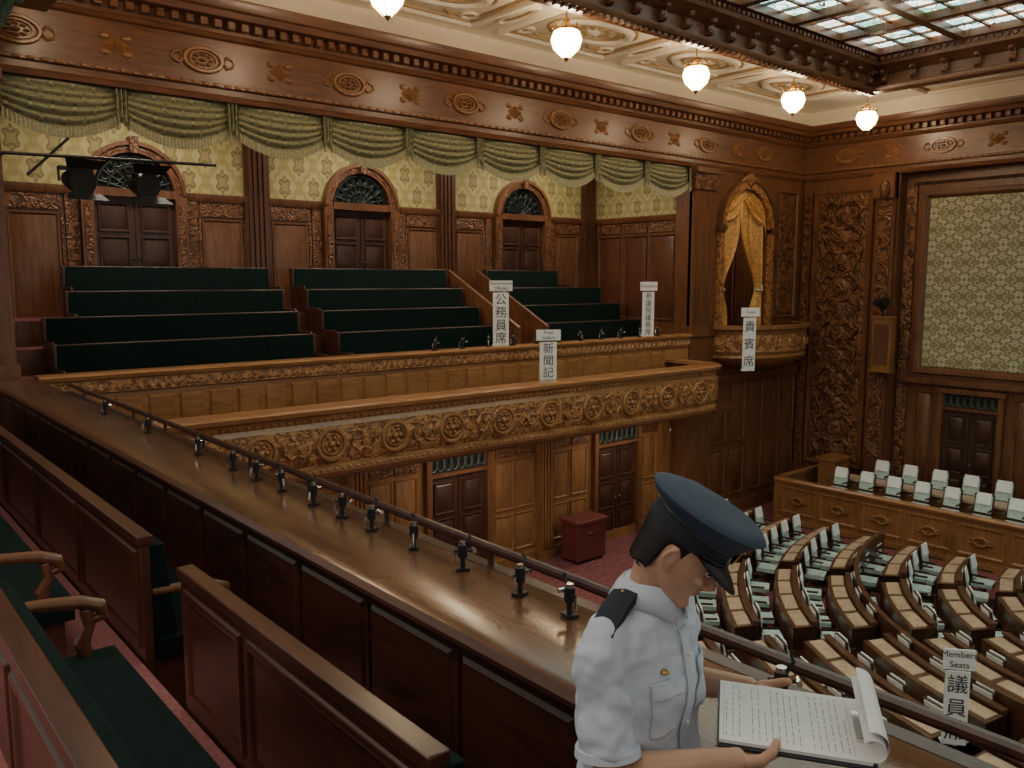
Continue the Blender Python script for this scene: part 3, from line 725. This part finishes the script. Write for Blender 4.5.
# ------------------------------------------------------------------ security guard
N0=Vector((1.414,1.193,-.70)); F=Vector((.223,-.975,0)).normalized(); Rt=Vector((-.975,-.223,0)).normalized(); U=Vector((0,0,1))
guard=empty('security_guard',(N0.x,N0.y,-2.15))
def gb(b,name,mats,vox=0,sm=0,disp=0,**kw):
    b.v=[tuple(Vector(p)-Vector((N0.x,N0.y,-2.15))) for p in b.v]
    o=b.build(name,mats,guard,**kw)
    if vox:
        m=o.modifiers.new('rm','REMESH'); m.mode='VOXEL'; m.voxel_size=vox; m.use_smooth_shade=True
        if sm: q=o.modifiers.new('sm','SMOOTH'); q.iterations=sm; q.factor=.6
    if disp:
        for sz,st in((.10,disp),(.04,disp*.45)):
            tx=bpy.data.textures.new('folds','CLOUDS'); tx.noise_scale=sz; tx.noise_depth=1
            q=o.modifiers.new('folds','DISPLACE'); q.texture=tx; q.strength=st; q.mid_level=.5; q.texture_coords='LOCAL'
    return o
M_shirt=plain('shirt_cloth',(.58,.64,.74),.8,0,.03,8)
M_skin=plain('skin',(.54,.32,.215),.55,0,.08,14); M_skin.node_tree.nodes['Principled BSDF'].inputs['Subsurface Weight'].default_value=.15; M_skin.node_tree.nodes['Principled BSDF'].inputs['Subsurface Scale'].default_value=.01
M_lip=plain('lips',(.42,.18,.14),.5); M_hair=plain('hair',(.01,.009,.009),.45,0,.3,60)
M_navy=plain('navy_cloth',(.03,.05,.085),.75,0,.1,40); M_band=plain('cap_band',(.015,.02,.035),.8); M_trous=plain('trousers',(.02,.026,.045),.8)
def W(a,f,z): return N0+Rt*a+F*f+U*z
def ering(c,ra,rf,n=24,p=2.4,ax=Rt,af=F):
    out=[]
    for i in range(n):
        t=2*pi*i/n; ct,st=math.cos(t),math.sin(t)
        out.append(tuple(c+ax*ra*math.copysign(abs(ct)**(2/p),ct)+af*rf*math.copysign(abs(st)**(2/p),st)))
    return out
b=MB()
b.rings([ering(W(0,-.02,-.58),.165,.115),ering(W(0,-.02,-.45),.165,.115),ering(W(0,-.02,-.35),.17,.118),ering(W(0,-.015,-.2),.178,.12),ering(W(0,-.015,-.1),.17,.108),ering(W(0,-.012,-.045),.135,.085),ering(W(0,-.005,-.0),.075,.065),ering(W(0,.005,.03),.056,.056)])
SR=W(.168,-.02,-.075); SL=W(-.168,-.02,-.075)
ER=Vector((1.225,1.13,-1.04)); EL=Vector((1.63,1.32,-1.02))
WR=Vector((1.415,.955,-1.0)); WL=Vector((1.685,1.10,-.985))
for S,E in((SR,ER),(SL,EL)):
    sg=1 if S is SR else -1
    b.tube([S-Rt*.08*sg+U*.025,S-Rt*.03*sg+U*.008,S+Rt*.01*sg-U*.02,S.lerp(E,.3),S.lerp(E,.6),S.lerp(E,.8)],[.04,.05,.056,.058,.062,.068],16)
shirt=gb(b,'shirt',[M_shirt],.006,5,.028)
b=MB()
for S,E in((SR,ER),(SL,EL)):
    b.tube([S.lerp(E,.76),S.lerp(E,.765),S.lerp(E,.83),S.lerp(E,.835)],[.062,.0685,.071,.066],24)
gb(b,'sleeve_hems',[M_shirt])
b=MB()
cr=[]
for rad,zz,ff in((.060,.0,.0),(.056,.030,.006),(.060,.037,.006),(.072,.020,.004),(.086,-.012,.0)):
    ring=[]
    for i in range(25):
        t=math.radians(106)+math.radians(328)*i/24
        tip=max(0,abs(i-12)/12-.72)/.28
        ring.append(tuple(W(rad*math.cos(t),rad*math.sin(t)*1.05+ff,zz-(.04*tip if rad>.08 else .012*tip))))
    cr.append(ring)
b.rings(cr,0,False,False)
co_=gb(b,'collar',[M_shirt]); q=co_.modifiers.new('so','SOLIDIFY'); q.thickness=.003
def onchest(a,z,off=.004):
    ra,rf=(.178,.118); f=rf*(max(0,1-abs(a/ra)**2.4))**(1/2.4)-.015
    if z>-.1: f*=.75+.25*(z/-.1) if z<0 else .75
    return W(a,f+off,z)
for nm,th,lst in(('shirt_front_placket',.003,[(-.017,.017,-.56,-.055)]),('chest_pockets',.004,[(.05,.13,-.275,-.15),(-.13,-.05,-.275,-.15)]),('pocket_flaps',.007,[(.048,.132,-.185,-.148),(-.132,-.048,-.185,-.148)])):
    b=MB()
    for a0,a1,z0,z1 in lst:
        nx=10;nz=14
        b.rings([[tuple(onchest(a0+(a1-a0)*j/nx,z0+(z1-z0)*i/nz,.01)) for j in range(nx+1)] for i in range(nz+1)],0,False,False)
    o=gb(b,nm,[M_shirt]); q=o.modifiers.new('sw','SHRINKWRAP'); q.target=shirt; q.wrap_mode='ABOVE_SURFACE'; q.offset=th; q.wrap_method='NEAREST_SURFACEPOINT'
    q=o.modifiers.new('so','SOLIDIFY'); q.thickness=.004; q.offset=0
b=MB()
b.ell(onchest(.092,-.130,.0),(.010,.010,.006),None,0,12,8)
for a in(.09,-.09): b.ell(onchest(a,-.172,.004),(.005,.005,.005),None,0,8,5)
for z in(-.12,-.2,-.28,-.36): b.ell(onchest(0,z,.001),(.005,.005,.005),None,1,8,5)
gb(b,'badge_and_buttons',[M_brass,M_white])
b=MB()
for s_ in(-1,1):
    g0=[]
    for t in(0,.25,.5,.75,1):
        a=s_*(.07+.110*t); z=.008-.030*t-.032*t*t
        g0.append([tuple(W(a,f_,z+.004-(.004 if abs(f_)>.03 else 0)+h_)) for f_,h_ in((-.05,-.01),(.012,-.01),(.012,.008),(-.02,.011),(-.05,.008))])
    b.rings(g0,0)
    b.ell(W(s_*.08,-.02,.02),(.005,.005,.004),None,1,8,5)
gb(b,'epaulettes',[M_band,M_brass])
b=MB()
b.rings([ering(W(0,-.02,-.52),.165,.12),ering(W(0,-.02,-.62),.172,.125),ering(W(0,-.02,-.74),.165,.115)])
for s_ in(-1,1):
    b.rings([ering(W(s_*.085,-.02,-.66),.085,.11,16),ering(W(s_*.09,-.01,-.85),.08,.085,16),ering(W(s_*.095,0,-1.02),.065,.07,16),ering(W(s_*.1,-.01,-1.2),.06,.07,16),ering(W(s_*.1,-.02,-1.39),.058,.065,16)])
gb(b,'trousers',[M_trous],.01,4)
b=MB(); b.rings([ering(W(0,-.02,-.54),.172,.124),ering(W(0,-.02,-.50),.170,.122)]); 
for s_ in(-1,1):
    b.rings([ering(W(s_*.1,.03,-1.448),.048,.13,14),ering(W(s_*.1,.03,-1.41),.047,.125,14),ering(W(s_*.1,-.01,-1.37),.04,.07,14)])
gb(b,'belt_and_shoes',[M_black])
Cc=Vector((1.592,.927,-.965)); L=Vector((.5785,-.817,0)).normalized(); Wd=Vector((.817,.5785,0)).normalized()
def hand(b,wr,y,x,back,curl):
    M=Matrix((x,y,back)).transposed(); P=lambda p:tuple(wr+M@Vector(p))
    b.T=lambda *p:P(p)
    def blk(y_,w0,w1,t0,t1,n=12):
        cx=(w0+w1)/2; rx=(w1-w0)/2; cz=(t0+t1)/2; rz=(t1-t0)/2
        return [(cx+rx*math.copysign(abs(math.cos(2*pi*i/n))**.7,math.cos(2*pi*i/n)),y_,cz+rz*math.copysign(abs(math.sin(2*pi*i/n))**.8,math.sin(2*pi*i/n))) for i in range(n)]
    b.rings([blk(-.01,-.025,.025,-.016,.016),blk(.02,-.03,.032,-.017,.015),blk(.05,-.039,.036,-.016,.013),blk(.078,-.041,.037,-.013,.011),blk(.09,-.038,.034,-.009,.008)])
    for i,(fx,ln) in enumerate(((.029,.07),(.0095,.078),(-.0105,.073),(-.0305,.058))):
        p=Vector((fx,.078,0)); pts=[p.copy()]; a=0; dx=fx*.12
        for sg,cu in((.46,curl*.5),(.3,curl*1.1),(.24,curl*.9)):
            a+=cu; p=p+Vector((dx,math.cos(a),-math.sin(a)))*ln*sg; pts.append(p.copy())
        b.tube(pts,[.0092,.0088,.0082,.0062],10)
        b.ell(pts[1]+Vector((0,0,.002)),(.0088,.009,.0085)); b.ell(pts[2],(.0082,.0085,.0078))
    b.tube([(.022,.015,-.004),(.044,.038,-.012),(.05,.06,-.026),(.044,.078,-.036),(.038,.088,-.040)],[.015,.0135,.011,.0098,.007],10)
    b.T=None
for (E,Wr,yv,xv,nm) in((ER,WR,(L*.7+Wd*.7),(L*.7-Wd*.7),'right_arm'),(EL,WL,(L*.75-Wd*.65),(L*.65+Wd*.75),'left_arm')):
    b=MB(); S=SR if nm[0]=='r' else SL
    b.tube([S.lerp(E,.6),E,E.lerp(Wr,.3),E.lerp(Wr,.75),Wr,Wr+yv.normalized()*.02],[.044,.042,.041,.032,.027,.025],14)
    hand(b,Wr,yv.normalized(),xv.normalized(),-U,.3)
    gb(b,nm,[M_skin],.0026,3)
pit=math.radians(37); Fh0=(Vector((.763,-.646,0))*math.cos(math.radians(16))-Vector((.646,.763,0))*math.sin(math.radians(16))).normalized()
Fh=Fh0*math.cos(pit)-U*math.sin(pit); Uh=Fh0*math.sin(pit)+U*math.cos(pit); Ah=Fh.cross(Uh).normalized()
HC=N0+F*.045+Fh0*.028+U*.112
HS=.94
MH=(Matrix((Ah,Fh,Uh)).transposed()*HS).to_3x3()
def H(a,f,u): return HC+MH@Vector((a,f,u))
b=MB()
def hring(u,ra,fb,ff,p=2.2,n=32,nar=0):
    cf=(ff+fb)/2; rf=(ff-fb)/2; out=[]
    for i in range(n):
        t=2*pi*i/n; ct,st=math.cos(t),math.sin(t)
        w=ra*(1-nar*max(0,st)**2)
        out.append(tuple(H(w*math.copysign(abs(ct)**(2/p),ct),cf+rf*math.copysign(abs(st)**(2/p),st),u)))
    return out
b.rings([hring(-.114,.02,.045,.084),hring(-.107,.036,.02,.093,nar=.1),hring(-.092,.049,-.005,.094,nar=.2),hring(-.075,.057,-.03,.088,nar=.25),hring(-.058,.062,-.05,.088,nar=.25),hring(-.035,.066,-.07,.09,nar=.2),hring(-.01,.069,-.085,.089,nar=.15),hring(.012,.072,-.095,.084,nar=.12),hring(.03,.074,-.1,.09,nar=.1),hring(.06,.075,-.1,.088),hring(.09,.066,-.09,.07),hring(.11,.045,-.065,.04),hring(.12,.015,-.03,.0)])
b.tube([H(0,.084,.02),H(0,.098,-.004),H(0,.111,-.026),H(0,.103,-.036),H(0,.088,-.038)],[.007,.009,.0125,.0095,.006],12)
for s_ in(-1,1):
    b.ell(H(s_*.0115,.098,-.032),(.0075,.01,.0065),MH)
    b.ell(H(s_*.034,.081,.021),(.021,.009,.006),MH)
    b.ell(H(s_*.034,.074,-.022),(.02,.014,.014),MH)
    b.ell(H(s_*.072,-.010,-.012),(.009,.014,.028),MH,0,12,10)
    ear=[H(s_*(.076+.008*math.sin(t/10*pi)),-.008-.020*math.sin(t/10*pi*1.0),-.038+.056*t/10) for t in range(11)]
    b.tube(ear,[.0045]*11,8); b.ell(H(s_*.073,-.004,-.037),(.006,.008,.008),MH,0,10,8)
b.ell(H(0,.09,-.053),(.022,.009,.005),MH); b.ell(H(0,.088,-.064),(.018,.009,.006),MH)
b.ell(H(0,.086,-.098),(.019,.014,.014),MH)
b.tube([N0-U*.03,N0+U*.03+F*.01,H(0,-.02,-.05)],[.053,.051,.052],16)
gb(b,'head',[M_skin],.003,2)
b=MB()
for s_ in(-1,1):
    b.ell(H(s_*.032,.081,.003),(.013,.007,.0045),MH,0,12,8); b.ell(H(s_*.032,.0865,.002),(.005,.003,.0045),MH,1,10,6)
    b.tube([H(s_*.018,.087,.0075),H(s_*.033,.0895,.009),H(s_*.047,.078,.004)],[.0015,.002,.001],6,1)
    b.tube([H(s_*.014,.092,.022),H(s_*.032,.092,.028),H(s_*.050,.080,.022)],[.003,.004,.002],6,1)
b.tube([H(-.02,.093,-.0585),H(0,.099,-.0585),H(.02,.093,-.0585)],[.001,.003,.001],8,2)
gb(b,'eyes_brows_lips',[M_white,M_hair,M_lip])
b=MB()
rs=[]
for kk in range(18):
    u0=.10-.185*kk/17
    row=[]
    for i in range(36):
        t=2*pi*i/36; f=math.sin(t)
        r=math.sqrt(max(.01,1-((u0-.03)/.095)**2)) if u0>.03 else 1-.22*((.03-u0)/.1)
        lim=.045 if f>.32 else (-.012 if f>.12 else (.018 if f>-.22 else -.085))
        uu=max(u0,lim)
        row.append(tuple(H(.0775*r*math.cos(t),-.010+.103*r*f,uu)))
    rs.append(row)
b.rings(rs,0)
gb(b,'hair',[M_hair],.0035,1)
b=MB()
def cring(ra,rf,u,tf=0,n=40,k=.018): return [tuple(H(ra*math.cos(2*pi*i/n),-.008+tf+rf*math.sin(2*pi*i/n),u+.0+(k*math.sin(2*pi*i/n) if ra>.1 else 0))) for i in range(n)]
b.rings([cring(.084,.106,.033),cring(.085,.107,.036),cring(.086,.107,.075)],1,True,False)
b.rings([cring(.087,.108,.074),cring(.098,.118,.088),cring(.119,.134,.104),cring(.130,.143,.114),cring(.1325,.1455,.118),cring(.130,.143,.122),cring(.115,.126,.131),cring(.07,.08,.138),cring(.01,.01,.140)],0,True,True)
b.rings([cring(.131,.144,.1165),cring(.1345,.1475,.118),cring(.131,.144,.1195)],1,True,False)
b.rings([cring(.0875,.1085,.068),cring(.0895,.1105,.071),cring(.0875,.1085,.075)],2,True,False)
g=[]
for i in range(21):
    q=i/20; t=math.radians(20)+math.radians(140)*q; k2=math.sin(q*pi)
    row=[]
    for w_ in(0,.33,.66,1):
        row.append(H((.086+.008*w_)*math.cos(t),-.008+(.106+(.006+.056*k2)*w_)*math.sin(t),.040-.040*k2*w_*(.6+.4*w_)))
    g.append([tuple(p) for p in row]+[tuple(p-Uh*.004) for p in reversed(row)])
b.rings(g,2)
b.tube([H(.09*math.cos(t),-.008+.112*math.sin(t),.044) for t in [math.radians(18+144*i/16) for i in range(17)]],.003,8,2)
b.ell(H(0,.108,.068),(.018,.006,.022),MH,3,12,8)
gb(b,'peaked_cap',[M_navy,M_band,M_black,M_brass],ang=.8)
b=MB()
b.T=lambda u,v,w:tuple(Cc+L*u+Wd*v+U*(w+v*.12-u*.03))
b.box(-.16,.16,-.118,.118,-.004,0,0)
b.box(-.155,.150,-.108,.108,.0005,.008,1)
random.seed(8)
for i in range(19):
    u=-.140+.0138*i; v=-.092
    if i in(3,12): continue
    end=.092 if i%6 else .02
    while v<end:
        l=random.uniform(.006,.026); b.box(u-.0008,u+.0008,v,min(v+l,.092),.0082,.0085,2); v+=l+random.uniform(.003,.012)
for u in(-.146,.118): b.box(u-.0003,u+.0003,-.096,.096,.0082,.0085,2)
b.box(.125,.155,-.05,.05,.008,.016,3)
for r0,ex,sh in((.026,1.25,0),(.034,1.05,.012)):   # two leaves folded back over the clip
    rs=[]
    for i in range(19):
        a=i/18; th=-pi*.5+a*pi*ex
        rs.append([(.15-sh*.3+r0*math.cos(th),s_*.108+sh*.4,.008+r0+r0*math.sin(th)+.006*s_*a) for s_ in(-1,1)])
    b.rings(rs,1,False,False)
b.T=None
gb(b,'clipboard',[M_black,M_white,plain('print_grey',(.25,.25,.27),.8),M_chrome])
# ------------------------------------------------------------------ lights
w=bpy.data.worlds.new('world'); bpy.context.scene.world=w; w.use_nodes=True
w.node_tree.nodes['Background'].inputs[0].default_value=(1,.93,.84,1); w.node_tree.nodes['Background'].inputs[1].default_value=.42
def area(name,loc,size,en,col=(1,.87,.7),rot=(0,0,0)):
    l=bpy.data.lights.new(name,'AREA'); l.shape='RECTANGLE'; l.size=size[0]; l.size_y=size[1]; l.energy=en; l.color=col
    o=bpy.data.objects.new(name,l); o.location=loc; o.rotation_euler=rot; bpy.context.scene.collection.objects.link(o)
for i,x in enumerate((4.6,9.1,13.5)): area('gallery_fill_light',(x,14.2,3.0),(2.5,.5),85)  # hidden lamps added to brighten the far gallery wall, without fixtures
for i,x in enumerate((5,9.6,14)): area('press_under_fill',(x,11.9,-3.0),(1.5,.4),32)  # unseen area lamps below the press balcony, no fixtures modelled
area('near_gallery_fill_light',(-.3,3,2.4),(1,4),55)  # unseen fill lamp added over the near benches, hung from nothing
area('box_fill_light',(18.3,13.3,2.45),(.8,.4),30)  # small lamp added to keep the box interior from going black
# camera
cd=bpy.data.cameras.new('camera'); cd.sensor_width=36; cd.lens=838/1024*36; cd.clip_start=.05
co=bpy.data.objects.new('camera',cd); bpy.context.scene.collection.objects.link(co); bpy.context.scene.camera=co
p=math.radians(7.1); d=Vector((.646*math.cos(p),.763*math.cos(p),-math.sin(p))); co.rotation_euler=d.to_track_quat('-Z','Y').to_euler()
for o in list(bpy.data.objects):
    if o.parent is None: o.location.z+=6.0
print('objs',len(bpy.data.objects))
